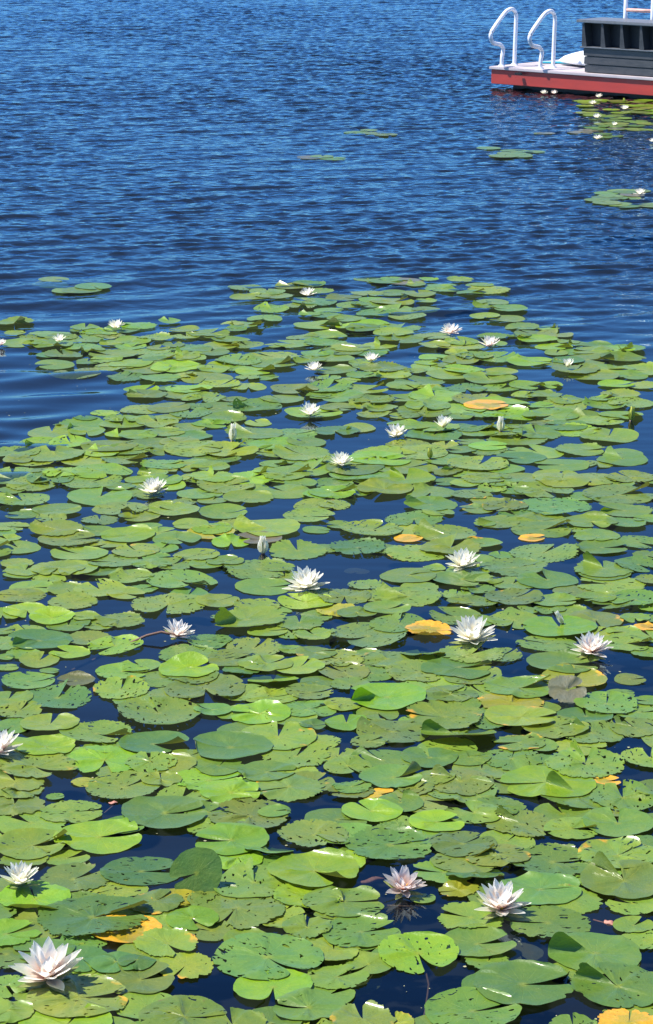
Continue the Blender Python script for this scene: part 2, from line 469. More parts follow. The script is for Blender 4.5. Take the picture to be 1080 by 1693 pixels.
    seed = np.array([rng.uniform(-40, 40), rng.uniform(-40, 40), rng.uniform(-40, 40)])
    loc = np.zeros((n, 3)); 
    FXl = TT * np.cos(TH); FYl = TT * np.sin(TH)
    loc[1:, 0] = FXl.ravel(); loc[1:, 1] = FYl.ravel(); loc *= R / 0.1; loc += seed
    holes = 0.95 if 'h' in flags else (0.1 if 's' in flags else rng.choice([0.15, 0.5, 0.7, 0.9]))
    yel = {'y': 0.42, 'O': 0.74, 'o': 0.16, 'l': 0.10}.get(code, rng.choice([0.0, 0.0, 0.0, 0.12]))
    if 'Y' in flags: yel = 0.36
    par = np.tile(np.array([holes, yel, rag]), (n, 1))
    pol = np.zeros((n, 3)); pol[1:, 0] = TH.ravel(); pol[1:, 1] = TT.ravel()
    return V, faces, tint, loc, par, pol

def pad_mesh(name, parts):
    V, F, off = [], [], 0
    at_ = [[], [], [], []]
    for v, f, *a in parts:
        V.append(v); F += [tuple(i + off for i in q) for q in f]; off += len(v)
        for k in range(4): at_[k].append(a[k])
    me = bpy.data.meshes.new(name)
    me.from_pydata(np.vstack(V).tolist(), [], F)
    c = me.color_attributes.new('tint', 'FLOAT_COLOR', 'POINT'); c.data.foreach_set('color', np.vstack(at_[0]).astype(np.float32).ravel())
    for nm, k in (('loc', 1), ('par', 2), ('pol', 3)):
        t = me.attributes.new(nm, 'FLOAT_VECTOR', 'POINT'); t.data.foreach_set('vector', np.vstack(at_[k]).astype(np.float32).ravel())
    me.update()
    return me

# x, y, width in the photograph; colour; where the slit points (deg, 0 right, 90 away); flags
PADS = """
155 1514 178 d 5 vh>|10 1540 112 b 30 r|72 1567 96 d 200 s|135 1582 96 d 300 s|192 1590 82 d 290 s|226 1590 60 d 250 s>
232 1615 116 o 20 s|130 1645 158 o 5 Yh|10 1627 80 g 300 r|14 1672 78 g 60|110 1690 150 b 70 c|206 1532 116 O 80 s<
276 1556 108 l 300 rY|306 1592 100 l 250 rY<|318 1518 86 b 300 s|392 1501 152 o 250 rh|442 1578 173 m 305 hc>|452 1627 126 b 268 s
508 1529 82 g 90 h|305 1678 146 g 0 h>|385 1690 112 g 60 e|510 1662 116 m 175 s|597 1537 126 g 20 hc|568 1488 126 g 10 e
692 1572 136 b 285 chs>|552 1566 96 l 90 r<|778 1512 112 g 160 r|790 1556 118 m 10 es|600 1684 112 o 60 Yr|655 1686 66 y 100 r
782 1668 156 g 20 h|865 1623 164 m 5 ecs>|905 1521 140 g 180 rh|985 1572 152 m 140 fs>|1022 1627 152 m 120 f>|1048 1525 66 g 60 s
1066 1550 74 l 30 h|1040 1690 110 O 80 r|948 1692 80 g 90 h|118 1338 101 l 10 h>|50 1356 118 l 60 r|165 1380 139 b 10 es>
54 1394 118 l 5 v|122 1449 118 o 40 c|58 1482 120 b 60 n>|234 1436 124 d 0 hs>|24 1326 104 o 90 f|28 1303 88 o 80 r
92 1313 30 g 0 r|273 1341 142 m 5 es>|258 1488 92 o 60 Y|382 1308 94 b 5 es>|412 1346 130 o 160 h|455 1339 52 g 0 s>
382 1386 124 b 178 s|392 1416 88 b 290 s<|446 1403 76 m 160 Ds>|520 1377 116 o 300 h|420 1456 136 l 60 vh|520 1436 148 b 300 cvs>
368 1484 112 o 60 h|290 1482 76 y 60 Y<|478 1300 112 o 200 rY|508 1478 110 b 20 |645 1393 142 m 10 hce>|614 1337 97 b 120 s>
722 1355 88 b 15 s>|765 1391 110 o 40 h|772 1418 112 o 20 hv|786 1443 98 d 90 sD>|758 1467 66 y 200 Yr|765 1304 112 o 80 h
702 1318 114 o 60 h|662 1324 80 g 90 s|580 1304 76 o 200 h|628 1309 60 O 20 r<|784 1341 88 g 120 h|808 1326 66 g 60 s
862 1359 114 o 110 fh|825 1331 86 g 60 h|955 1312 132 g 100 f|1030 1316 112 g 90 h|945 1366 88 g 350 hv|1022 1357 112 m 90 s>
915 1421 138 m 350 hc|1022 1411 132 l 40 Yh|893 1467 132 m 5 es|1032 1453 144 o 95 fs>|823 1411 100 o 20 hY|1046 1489 92 l 60 h
47 1123 89 g 10 hs|95 1150 112 m 70 v|14 1152 80 g 60 s|32 1171 78 l 70 h|200 1136 95 l 85 Y|262 1175 137 l 110 hs
83 1193 94 l 85 s|160 1209 115 l 60 hf|254 1226 110 d 60 vs|75 1231 98 b 5 ecs>|173 1254 128 b 275 rs|58 1264 132 l 60 hY
26 1291 90 o 60 f|140 1288 42 y 0 Y|205 1297 122 l 40 h|249 1258 84 l 60 h|267 1286 66 l 60 s>|340 1136 132 o 280 h
352 1170 62 m 160 s|430 1178 100 b 180 cs>|381 1232 132 m 175 wcs>|442 1273 96 g 0 s>|452 1120 84 b 90 Ds>|450 1149 88 l 20 h
513 1141 78 o 60 h|512 1168 88 g 30 h|460 1214 124 l 60 Y|517 1196 46 d 0 s>|527 1223 72 l 60 h|490 1246 114 l 70 h
362 1263 84 g 60 s|345 1286 118 b 60 h|280 1259 84 l 180 s|512 1291 84 o 40 hY|640 1149 130 b 170 fs>|566 1160 62 l 200 h
625 1175 72 g 60 s|573 1191 70 b 90 s>|650 1206 114 o 150 hv|735 1181 126 l 180 Y|757 1210 118 g 60 fDs>|710 1249 90 m 100 s>
776 1251 68 g 30 s|632 1253 98 g 130 v|575 1263 76 g 60 h|560 1245 72 l 60 Yr|650 1281 104 m 60 f>|760 1291 114 o 60 fh
745 1146 88 o 40 h|782 1116 92 o 40 h|580 1128 62 o 60 h|720 1131 98 l 60 h|582 1298 62 g 30 h|860 1135 110 g 10 vc>
846 1159 108 y 60 Yr|862 1183 110 l 350 Y|917 1200 104 l 20 h|1003 1160 106 g 80 hs>|938 1148 62 p 20 BT>|980 1208 108 o 60 hf
1050 1199 84 o 120 fh>|1075 1250 92 l 90 h|892 1228 62 g 100 s|968 1259 134 g 80 fh>|846 1251 104 g 80 h|858 1224 84 l 60 Y
905 1291 148 b 60 s>|1000 1287 52 O 0 s|1025 1143 48 g 0 h|1042 1119 52 o 0 h|1071 1155 48 g 60 s|37 944 66 l 60 s
95 938 88 l 270 s|34 981 78 l 60 h|110 970 66 l 60 c|165 971 88 l 60 h|120 991 82 l 30 h|4 1013 66 b 60 c>
45 1006 78 b 280 cs>|86 1018 74 b 30 Cs>|140 1017 54 l 60 s|198 1022 84 l 10 rh|5 1040 38 g 0 s|65 1056 104 m 60 f
115 1075 64 b 60 cs>|65 1088 67 l 70 s|190 1064 90 b 60 ch|10 1083 28 g 0 s|12 1099 36 g 20 h|82 1106 32 g 0 s
202 1107 86 b 350 hs|218 950 74 l 60 h|208 978 62 l 60 s|278 996 122 l 60 hr|300 957 112 g 60 f|360 990 72 l 60 s
436 967 88 g 60 s>|425 1000 78 l 60 h|408 1021 124 g 60 f>|312 1078 96 g 60 c|312 1103 98 b 60 Cs>|346 1056 76 g 60 h
420 1068 92 o 60 h|386 1086 84 o 20 h|440 1094 84 l 60 s|495 1026 84 g 90 r|520 1046 72 g 60 r|480 1071 42 g 30 r
522 1076 68 o 60 Y|496 1099 82 l 60 s|506 992 88 b 60 Y|532 980 56 g 60 s|676 948 92 g 20 s|765 955 94 m 60 s
790 971 54 g 60 v|606 965 62 o 60 h|570 983 88 o 60 h|675 983 108 g 60 vh|640 1003 76 g 20 s|590 1011 64 g 60 s
560 1006 72 y 60 Yr|660 1028 98 g 80 v|608 1048 128 o 60 h|710 1038 80 O 60 n>|781 993 80 g 60 h|752 1016 84 g 60 c
700 1078 72 m 100 sD>|778 1079 108 o 40 hv|640 1086 90 o 60 hY|560 1086 84 o 60 h|570 1108 84 o 60 h|690 1108 104 o 60 h
758 1103 112 m 60 f|905 955 97 g 110 s|808 957 44 g 60 s|1000 945 84 g 60 s|1008 962 108 l 60 c|850 985 92 o 40 h
918 990 78 g 60 s|986 985 64 g 60 c|1050 988 92 g 60 h|850 1022 88 g 60 h|925 1033 117 b 60 cs>|985 1021 94 o 60 Y
1050 1018 48 g 60 s|1070 1033 42 O 60 s|905 1060 98 g 60 h|933 1093 114 m 350 ecs|1036 1060 84 g 60 hv|1072 1075 54 m 60 s
828 1080 72 o 60 h|950 1118 104 y 60 Y<|50 798 84 l 60 v|38 825 87 l 120 f|95 840 82 l 10 s|85 853 52 o 60 h
14 867 66 l 60 h|166 818 110 g 80 s|200 838 88 l 60 v|165 856 60 o 60 h|230 852 66 l 60 s|275 838 72 l 60 s
94 872 90 l 150 v|113 889 97 l 60 h|160 875 56 l 60 s|210 882 90 b 60 cs>|178 895 60 l 60 s|12 888 48 l 60 h
30 902 74 g 60 s|130 912 90 l 150 c|28 928 56 l 60 r|42 940 68 l 60 s|117 938 88 l 270 s|188 925 87 l 180 h
225 907 78 l 60 Y|250 930 64 l 60 h|200 802 48 g 60 s|262 878 64 l 60 s|280 800 56 b 60 s|375 800 95 l 60 h
330 813 74 g 60 s|412 820 80 l 60 c|472 810 84 l 60 s|520 833 68 l 60 h|530 815 58 b 60 c|290 842 78 l 60 s
370 845 80 l 10 s|512 850 82 l 60 h|352 872 67 b 60 c>|442 870 107 l 60 v|430 888 73 p 60 s|350 879 76 y 60 s<
382 893 66 b 60 s|292 888 78 g 300 s|315 863 58 l 60 s|492 907 100 l 100 r|325 915 72 l 60 h|372 925 60 g 60 s
428 938 117 l 60 r|285 930 76 l 60 h|340 931 56 g 60 s|550 812 78 b 350 v|553 832 54 l 60 Y|636 806 92 l 60 s
712 811 84 l 60 s|712 831 88 g 60 f|725 845 52 l 60 s|780 815 68 o 60 h|790 838 58 o 60 Y|802 863 34 g 60 h
685 855 94 g 60 rh|615 873 102 l 60 hc|737 880 100 l 130 v|592 902 97 m 280 h|690 910 104 l 60 Yh|745 903 98 l 60 v
800 895 58 g 60 Y|775 941 72 b 60 s|675 887 46 O 0 s|718 936 38 g 60 s|833 795 66 g 60 h|930 792 92 l 80 s
900 808 98 l 60 h|915 835 118 m 60 hc|1025 815 112 o 10 vh|978 860 84 g 280 cs|895 858 92 l 60 c|897 873 97 g 10 v
822 860 74 l 60 v|835 835 74 o 60 Yh|1032 841 88 g 60 f|988 883 78 g 60 s|900 910 114 o 60 rh|1056 893 74 g 60 h
996 902 82 g 60 s|850 935 107 o 20 h|998 938 100 g 90 f|1056 930 78 g 60 h|828 915 38 g 60 s|1071 855 48 g 60 s
880 886 42 O 0 s|715 1284 70 g 40 h|610 1222 60 o 30 Y|690 1300 60 o 40 h|560 1420 90 b 60 s<|700 1480 40 g 60 s<
805 668 72 O 10 s>|1078 1350 60 g 50 h|1076 1020 40 g 50 h|1075 955 50 l 40 h|460 1160 60 l 40 Y|320 1115 80 g 40 h
"""
SUB = [(573, 1610, 122, 'k', 'B'), (860, 1577, 78, 'p', ''), (985, 1482, 66, 'p', 'B'), (20, 1192, 84, 'k', 'B'), (590, 945, 44, 'p', ''),
       (222, 1677, 36, 'p', ''), (545, 1600, 60, 'k', ''), (650, 1220, 40, 'p', '')]

rngG = random.Random(11)
recs = []
for line in PADS.strip().replace('\n', '|').split('|'):
    f = line.split()
    if len(f) < 5: continue
    x, y, wd, code, nd = float(f[0]), float(f[1]), float(f[2]), f[3], float(f[4])
    fl = f[5] if len(f) > 5 else ''
    pri = rngG.random() + (1.0 if '>' in fl else 0) - (1.0 if '<' in fl else 0)
    if nd == 60: nd = rngG.uniform(0, 360)
    if rngG.random() < 0.25 and code not in 'Opk' and not set(fl) & set('cCefFDBnv'): fl += 'c'
    recs.append(dict(x=x, y=y, w=wd, code=code, nd=nd, fl=fl.replace('>', '').replace('<', ''), pri=pri))
STAND = dict(x=325, y=1462, w=84, code='d', nd=200, fl='Ss', pri=3)
recs.append(STAND)
recs.append(dict(x=125, y=1122, w=62, code='k', nd=200, fl='Cs', pri=2))

# ---- far and outlying leaves: spans of the photograph (y: x ranges) that are covered
SPANS = {466: [(490, 545), (640, 815)], 480: [(385, 545), (590, 830)], 494: [(392, 470), (500, 735), (790, 830)], 508: [(425, 720), (790, 860)],
 522: [(420, 475), (490, 700), (775, 860)], 536: [(0, 60), (120, 180), (210, 300), (360, 440), (500, 690), (840, 930)],
 548: [(0, 40), (60, 250), (290, 430), (580, 700), (850, 940)], 560: [(40, 430), (480, 560), (640, 830), (840, 960)],
 572: [(20, 640), (700, 830), (890, 1060)], 584: [(50, 640), (700, 840), (890, 1080)], 596: [(70, 640), (690, 900), (900, 1080)],
 610: [(100, 460), (540, 860), (930, 1080)], 624: [(190, 455), (520, 870), (960, 1080)], 640: [(205, 430), (470, 940), (990, 1080)],
 655: [(220, 400), (440, 1080)], 670: [(215, 500), (535, 1080)], 685: [(115, 440), (500, 560), (590, 1080)], 700: [(110, 380), (400, 455), (560, 640), (640, 1060)],
 715: [(60, 345), (400, 580), (690, 900), (930, 1080)], 730: [(40, 350), (390, 560), (650, 960)], 745: [(0, 560), (590, 1080)],
 760: [(0, 400), (430, 1080)], 775: [(0, 400), (430, 860), (880, 1000)], 788: [(0, 540), (560, 700), (780, 1080)]}
rngS = random.Random(5)
stuff_recs = []
for y, spans in SPANS.items():
    big = 0.0818 * (y + 233)
    for a, b in spans:
        x = a + big * rngS.uniform(0.2, 0.45)
        while x < b - big * 0.15:
            wd = big * rngS.choice([0.6, 0.8, 0.95, 1.05, 1.2])
            stuff_recs.append(dict(x=x, y=y + rngS.uniform(-6, 6), w=wd, code=rngS.choice('ggglllobm'),
                                   nd=rngS.uniform(0, 360), fl=rngS.choice(['', '', 's', 'h', 'v', 'c', 'f']), pri=rngS.random()))
            x += wd * rngS.uniform(0.62, 0.86)
# lone rafts of leaves farther out
PATCH = [(610, 217, 60, 5, 5), (858, 252, 110, 9, 8), (905, 223, 40, 5, 2), (500, 257, 110, 4, 3), (110, 470, 90, 10, 7), (1000, 216, 90, 10, 8),
         (1035, 326, 100, 14, 14), (640, 462, 90, 4, 4)]
for px, py, wx, hy, n in PATCH:
    for _ in range(n):
        y = py + rngS.uniform(-hy, hy)
        stuff_recs.append(dict(x=px + rngS.uniform(-wx / 2, wx / 2), y=y, w=0.085 * (y + 233) * rngS.uniform(0.7, 1.2), code=rngS.choice('ggomp'),
                               nd=rngS.uniform(0, 360), fl='su', pri=0))
for _ in range(105):            # the bright bed of leaves along the raft
    y = 165 + 50 * rngS.random() ** 1.5
    x = rngS.uniform(955 + (y - 160) * 0.3, 1150)
    stuff_recs.append(dict(x=x, y=y, w=0.085 * (y + 233) * rngS.uniform(0.6, 1.1), code=rngS.choice('blgo' if y < 192 else 'gom'), nd=rngS.uniform(0, 360), fl='su', pri=0))
# the field goes on past both edges of the picture and towards the shore
for _ in range(520):
    p = Vector((rngS.uniform(-3.4, 3.4), rngS.uniform(3.7, 10.0), 0))
    x, y = proj(p)
    if -25 < x < 1105 and y < 1715: continue
    stuff_recs.append(dict(x=x, y=y, w=0.0818 * (y + 233) * rngS.uniform(0.7, 1.2), code=rngS.choice('ggglob'), nd=rngS.uniform(0, 360),
                           fl=rngS.choice(['', 's', 'h', 'v']), pri=rngS.random()))

def water_gap(x, y):
    """open water seen between the far leaves"""
    for gx, gy, gw, gh in ((345, 585, 22, 4), (322, 613, 24, 5), (480, 620, 38, 8), (590, 720, 48, 10), (485, 702, 30, 9), (365, 715, 22, 10), (930, 725, 55, 8),
                           (425, 760, 28, 6), (835, 582, 30, 6), (1065, 700, 20, 8), (900, 612, 25, 6), (560, 700, 30, 6), (760, 545, 30, 5), (960, 775, 75, 6), (700, 617, 16, 5)):
        if ((x - gx) / gw) ** 2 + ((y - gy) / gh) ** 2 < 1: return True
    return False
GAPS = [(140, 1165, 60, 24), (320, 1200, 62, 20), (215, 1210, 40, 10), (110, 1290, 52, 26), (275, 1390, 60, 24), (530, 1312, 62, 20), (490, 1335, 44, 22), (470, 1390, 28, 28),
 (612, 1450, 66, 34), (690, 1505, 66, 38), (330, 1625, 96, 34), (440, 1650, 60, 24), (700, 1615, 66, 66), (640, 1640, 50, 34), (870, 1555, 44, 42), (900, 1655, 66, 44),
 (985, 1522, 44, 32), (930, 1388, 56, 20), (600, 1226, 66, 22), (700, 1266, 56, 16), (1045, 1232, 56, 44), (1040, 1112, 56, 24), (880, 1100, 28, 22), (868, 1052, 66, 18),
 (720, 1056, 60, 14), (320, 1040, 56, 32), (262, 1042, 44, 42), (370, 960, 44, 28), (210, 1000, 34, 14), (590, 945, 96, 24), (560, 930, 60, 16), (410, 906, 54, 20),
 (560, 1042, 34, 12), (712, 1006, 34, 18), (830, 886, 44, 14), (925, 930, 44, 14), (950, 900, 40, 12), (640, 840, 76, 20), (772, 866, 34, 14), (120, 800, 56, 12),
 (60, 880, 34, 22), (92, 912, 24, 16), (140, 822, 44, 12), (430, 842, 76, 14), (20, 1112, 40, 14), (150, 1100, 44, 12), (180, 1320, 40, 14), (760, 1380, 30, 12)]
cand = []
for _ in range(2600):
    y = 790 + 920 * rngS.random() ** 1.15; x = rngS.uniform(-10, 1090)
    if any(((x - a) / (c + 22)) ** 2 + ((y - b) / (d + 12)) ** 2 < 1 for a, b, c, d in GAPS): continue
    wd = 0.0818 * (y + 233) * rngS.uniform(0.5, 0.82)
    if any(math.hypot(x - q['x'], (y - q['y']) * 2.4) < 0.5 * (wd + q['w']) * (0.66 if q in cand else 0.50) for q in recs + cand): continue
    cand.append(dict(x=x, y=y, w=wd, code=rngS.choice('gggllom'), nd=rngS.uniform(0, 360), fl=rngS.choice(['', 'h', 's', 'c', '']), pri=-1.5 + 0.4 * rngS.random()))
recs_extra = cand
stuff_recs += cand
stuff_recs = [r for r in stuff_recs if not (440 < r['y'] < 790 and water_gap(r['x'], r['y']))]

# the 300 leaves that show largest are single things, smaller ones join the far cover
recs.sort(key=lambda r: -r['w'])
keep = [r for r in recs if r['code'] == 'O'] + [r for r in recs if r['code'] != 'O'][:300]
late = [r for r in recs if r not in keep]
for r in keep: r['solo'] = True
todo = keep + late + stuff_recs
todo.sort(key=lambda r: r['pri'])
for i, r in enumerate(todo):
    rng = random.Random(1000 + int(r['x'] * 7 + r['y'] * 131) + i * 0)
    p = at(r['x'], r['y'], 0.01); r['p'] = p
    Rm = width_m(p, r['w']) * 0.53; r['R'] = Rm; r['z0'] = 0.003 + 0.006 * min(max((p.y - 10.5) / 2.0, 0), 1)
    near = p.y < 13.6
    r['geo'] = make_pad(p.x, p.y, Rm, R_(r['nd']), rng, r['code'], r['fl'], hi=bool(r.get('solo')), drape=near and 'S' not in r['fl'] and 'u' not in r['fl'], z0=r['z0'])

stuff_parts = [r['geo'] for r in todo if not r.get('solo')]
tag(link_mesh('lily_pad_cover', pad_mesh('lily_pad_cover', stuff_parts), M['pad']), 'dense far cover of small green lily pads on the water', 'lily pads', kind='stuff')

# ------------------------------------------------------------------ flowers
def petal_geo(L, W, curve, cup, nL=9, nW=5):
    V, F, P = [], [], []
    for i in range(nL):
        t = i / (nL - 1)
        wv = W * (math.sin(math.pi * min(t, 0.999) ** 0.82) ** 0.75) * (1 - 0.12 * t) + W * 0.16 * (1 - t)
        if i == nL - 1: wv = 0.0006
        z = curve * L * t * t
        for j in range(nW):
            s = (j / (nW - 1)) * 2 - 1
            V.append((L * t * (1 - 0.12 * curve * t), s * wv * 0.5, z + cup * W * s * s * (0.4 + 0.6 * math.sin(math.pi * t))))
            P.append((s, t, 0))
    for i in range(nL - 1):
        for j in range(nW - 1):
            a = i * nW + j
            F.append((a, a + nW, a + nW + 1, a + 1))
    return V, F, P

def geo_mesh(name, geos):
    V, F, P, off = [], [], [], 0
    for v, f, p in geos:
        V += v; F += [tuple(i + off for i in q) for q in f]; P += p; off = len(V)
    me = bpy.data.meshes.new(name); me.from_pydata([tuple(q) for q in V], [], F)
    t = me.attributes.new('pol', 'FLOAT_VECTOR', 'POINT'); t.data.foreach_set('vector', np.array(P, dtype=np.float32).ravel())
    return me

def pose(geo, az, el, r0, z0):
    """turn a petal lying along +x up by el and round by az, rooted r0 from the axis"""
    v, f, p = geo; ce, se, ca, sa = math.cos(el), math.sin(el), math.cos(az), math.sin(az)
    out = []
    for x, y, z in v:
        X = x * ce - z * se + r0; Z = x * se + z * ce + z0
        out.append((X * ca - y * sa, X * sa + y * ca, Z))
    return out, f, p

def whorls(D, rng, spread, n):
    """(az, el, r0, z0, L, W, curve, cup) for every petal of a flower D across"""
    Rf = D / 2; out = []
    plan = [(n[0], 4, 1.0), (n[1], 20, 1.0), (n[2], 37, 0.98), (n[3], 53, 0.93), (n[4], 67, 0.82)]
    for w_, (k, el, ln) in enumerate(plan):
        k = max(k + (-1 if w_ == 4 else (1 if 0 < w_ < 3 else 0)), 0)
        off = rng.uniform(0, 6.28)
        for i in range(k):
            az = off + 2 * math.pi * i / k + rng.gauss(0, 0.11)
            e = (el + (90 - el) * (1 - spread) * 0.75) + rng.gauss(0, 4.0)
            L = Rf * ln * rng.uniform(0.90, 1.06)
            out.append((az, R_(e), 0.05 * Rf, 0.02 * Rf + w_ * 0.02 * Rf, L, L * rng.uniform(0.33, 0.41), rng.uniform(0.02, 0.16), rng.uniform(0.12, 0.22)))
    return out

def stamens(D, rng, n=26):
    g = []
    for i in range(n):
        az = rng.uniform(0, 6.28); el = R_(rng.uniform(35, 88)); L = D * rng.uniform(0.15, 0.21)
        g.append(pose(petal_geo(L, L * 0.16, 0.1, 0.2, 4, 3), az, el, D * 0.02, D * 0.02))
    return g

def make_lily(D, rng, mat, spread, counts, parts=True):
    root = empty('water_lily', (0, 0, 0))
    ws = whorls(D, rng, spread, counts)
    if parts:
        for az, el, r0, z0, L, W, cv, cu in ws:
            link_mesh('petal', geo_mesh('petal', [pose(petal_geo(L, W, cv, cu), az, el, r0, z0)]), mat, root)
        off = rng.uniform(0, 6.28)
        for i in range(4):
            L = D * 0.5 * rng.uniform(0.84, 0.95)
            link_mesh('sepal', geo_mesh('sepal', [pose(petal_geo(L, L * 0.30, 0.10, 0.18), off + i * 1.571, R_(-2 + (1 - spread) * 50) , D * 0.02, -0.006)]), M['sepal'], root)
    else:
        link_mesh('petals', geo_mesh('petals', [pose(petal_geo(L, W, cv, cu, 6, 3), az, el, r0, z0) for az, el, r0, z0, L, W, cv, cu in ws]), mat, root)
    link_mesh('stamens', geo_mesh('stamens', stamens(D, rng)), M['stamen'], root)
    return root

# x, y of the foot, width px, material, openness, petals per whorl, tilt (deg towards right, towards viewer), seed, label, short name
LILIES = [
 (80, 1617, 114, 'pink', .90, (5, 6, 7, 7, 6), (0, 8), 3, 'largest white water lily, in the bottom left corner of the picture', 'the largest lily at bottom left'),
 (828, 1500, 90, 'pink', .88, (6, 6, 7, 7, 6), (0, 6), 8, 'pink based white water lily with wide petals, lower right', 'the pink based lily at lower right'),
 (666, 1466, 68, 'peach', .80, (5, 7, 6, 4, 2), (6, 16), 5, 'peach water lily with yellow centre floating in dark open water', 'the peach lily in dark water'),
 (33, 1460, 66, 'white', .72, (5, 6, 6, 7, 5), (4, 0), 7, 'white cup shaped water lily near left edge, above the largest lily', 'the white cup lily near left edge'),
 (-3, 1243, 74, 'pink', .85, (5, 6, 7, 7, 5), (8, 0), 9, 'water lily half cut off by the left edge of the picture', 'the lily cut by left edge'),
 (293, 1048, 52, 'pink', .80, (5, 6, 6, 6, 4), (14, 6), 12, 'leaning pale water lily with its brown stalk trailing left', 'the leaning lily with trailing stalk'),
 (781, 1056, 78, 'white', .88, (6, 6, 7, 7, 5), (0, 8), 14, 'white water lily right beside the bright orange pad', 'the lily beside the orange pad'),
 (977, 1076, 64, 'pink', .92, (6, 7, 7, 7, 6), (4, 8), 16, 'many petalled pinkish water lily near right edge, right of the orange pad', 'the pinkish lily near right edge'),
 (507, 969, 66, 'white', .90, (6, 7, 7, 6, 6), (-4, 8), 18, 'spiky white water lily near the middle of the picture', 'the spiky lily at picture centre'),
 (766, 934, 56, 'white', .90, (6, 6, 7, 7, 5), (0, 6), 21, 'white water lily on pads right of the spiky middle one', 'the lily on pads right of centre'),
 (255, 812, 48, 'white', .80, (5, 6, 7, 7, 5), (-4, 4), 23, 'white water lily mirrored in water at left, above the leaning one', 'the mirrored lily at left'),
 (564, 769, 40, 'white', .78, (5, 6, 6, 6, 4), (3, 4), 25, 'white water lily in front of a blue gap at middle distance', 'the lily before the blue gap'),
 (656, 719, 38, 'white', .70, (5, 6, 6, 6, 4), (0, 4), 27, 'white water lily with drooping lower petals and mirror image beside blue gap', 'the drooping petalled lily'),
 (513, 685, 38, 'white', .74, (5, 6, 6, 6, 4), (0, 3), 29, 'white fan shaped water lily right of the far upright bud', 'the fan shaped lily'),
 (614, 595, 27, 'white', .66, (5, 6, 6, 5, 4), (0, 3), 31, 'small white water lily on a far pad, right of another small one', None),
 (519, 610, 30, 'white', .82, (5, 6, 6, 6, 4), (0, 3), 33, 'small white water lily mirrored in a blue gap far out', None),
 (746, 549, 34, 'pink', .86, (6, 6, 6, 6, 4), (0, 4), 35, 'far pink tinged water lily mirrored in open water, right of middle', None),
 (810, 571, 34, 'pink', .70, (6, 6, 6, 5, 4), (0, 2), 37, 'far low water lily with pink underside, right of the mirrored pink one', None),
 (939, 606, 20, 'budw', .35, (4, 5, 5, 4, 3), (0, 0), 39, 'half open cream water lily far out near right edge', None),
 (509, 487, 27, 'white', .82, (5, 6, 6, 6, 4), (0, 2), 41, 'farthest water lily of the main field, at its top edge', None),
 (192, 543, 29, 'white', .74, (5, 6, 6, 5, 3), (0, 2), 43, 'white water lily at the far left tip of the pads, by open water', None),
 (98, 564, 23, 'white', .72, (5, 6, 5, 4, 3), (0, 2), 45, 'small white water lily left and in front of the far left tip', None),
 (1, 569, 22, 'pink', .72, (5, 6, 5, 4, 3), (0, 2), 47, 'tiny pinkish water lily at the far left picture edge', None),
 (733, 708, 28, 'budw', .42, (4, 5, 5, 4, 3), (0, 0), 49, 'half open yellowish white water lily on bright pads, left of a bud', 'the half open yellowish lily'),
 (899, 154, 13, 'white', .8, (5, 5, 5, 4, 0), (0, 0), 51, 'tiny white water lily by the raft, leftmost of those there', None),
 (916, 154, 12, 'pink', .7, (5, 5, 5, 4, 0), (0, 0), 52, 'tiny pinkish water lily by the raft, second from the left', None),
 (990, 160, 13, 'white', .7, (5, 5, 5, 4, 0), (0, 0), 53, 'tiny white water lily right under the raft below the dark box', None),
 (980, 171, 13, 'white', .7, (5, 5, 5, 4, 0), (0, 0), 54, 'tiny white water lily on left end of bright pads by raft', None),
 (1033, 180, 15, 'white', .7, (5, 5, 5, 4, 0), (0, 0), 55, 'tiny white water lily on bright pads near the yellow bud', None),
 (987, 194, 15, 'white', .7, (5, 5, 5, 4, 0), (0, 0), 56, 'tiny white water lily in dark water below the bright pads', None),
 (1016, 206, 11, 'white', .6, (5, 5, 5, 4, 0), (0, 0), 57, 'smallest white water lily, alone in dark water right of another', None),
 (988, 229, 16, 'white', .75, (5, 5, 5, 4, 0), (0, 0), 58, 'tiny white water lily, nearest of the group below the raft', None),
 (1079, 233, 12, 'white', .75, (5, 5, 5, 4, 0), (0, 0), 59, 'tiny white water lily cut by right edge below the raft', None),
 (1058, 320, 20, 'white', .8, (5, 6, 5, 4, 0), (0, 0), 60, 'small white water lily on its own pads near upper right edge', None),
]
LANDMARKS = []
def ground_z(p):
    if GX0 < p.x < GX0 + 7.5 and GY0 < p.y < GY0 + 11.1:
        return max(0.0, float(HF[int((p.y - GY0) / CELL), int((p.x - GX0) / CELL)]))
    return 0.0
for x, y, wd, mk, spr, cnt, tl, sd_, lab, short in LILIES:
    rng = random.Random(sd_)
    p = at(x, y, 0.02); D = 1.14 * width_m(p, wd) / max(0.72, math.sin(math.pi / 2 * min(1, spr + 0.1)))
    o = make_lily(D, rng, M[mk], spr, cnt, parts=wd > 36)
    o.location = (p.x, p.y, max(ground_z(p) + 0.008, 0.012)); o.rotation_euler = (R_(tl[1]), R_(tl[0]), 0)
    tag(o, lab, 'water lily', 'water lilies in flower')
    if short: LANDMARKS.append((x, y - wd * 0.3, short))
    if x == 293:
        sk = bpy.data.curves.new('stalk', 'CURVE'); sk.dimensions = '3D'; sk.bevel_depth = 0.004; sk.use_fill_caps = True
        s_ = sk.splines.new('POLY'); s_.points.add(4)
        for k, q in enumerate([(0.01, 0, 0.004), (-0.05, 0.0, 0.002), (-0.09, -0.01, -0.016), (-0.17, -0.06, -0.06), (-0.30, -0.14, -0.14)]):
            s_.points[k].co = (*q, 1)
        dg = bpy.data.objects.new('stalk_tmp', sk)
        me = dg.to_mesh().copy(); dg.to_mesh_clear(); bpy.data.objects.remove(dg)
        link_mesh('stalk', me, M['stalk'], o)

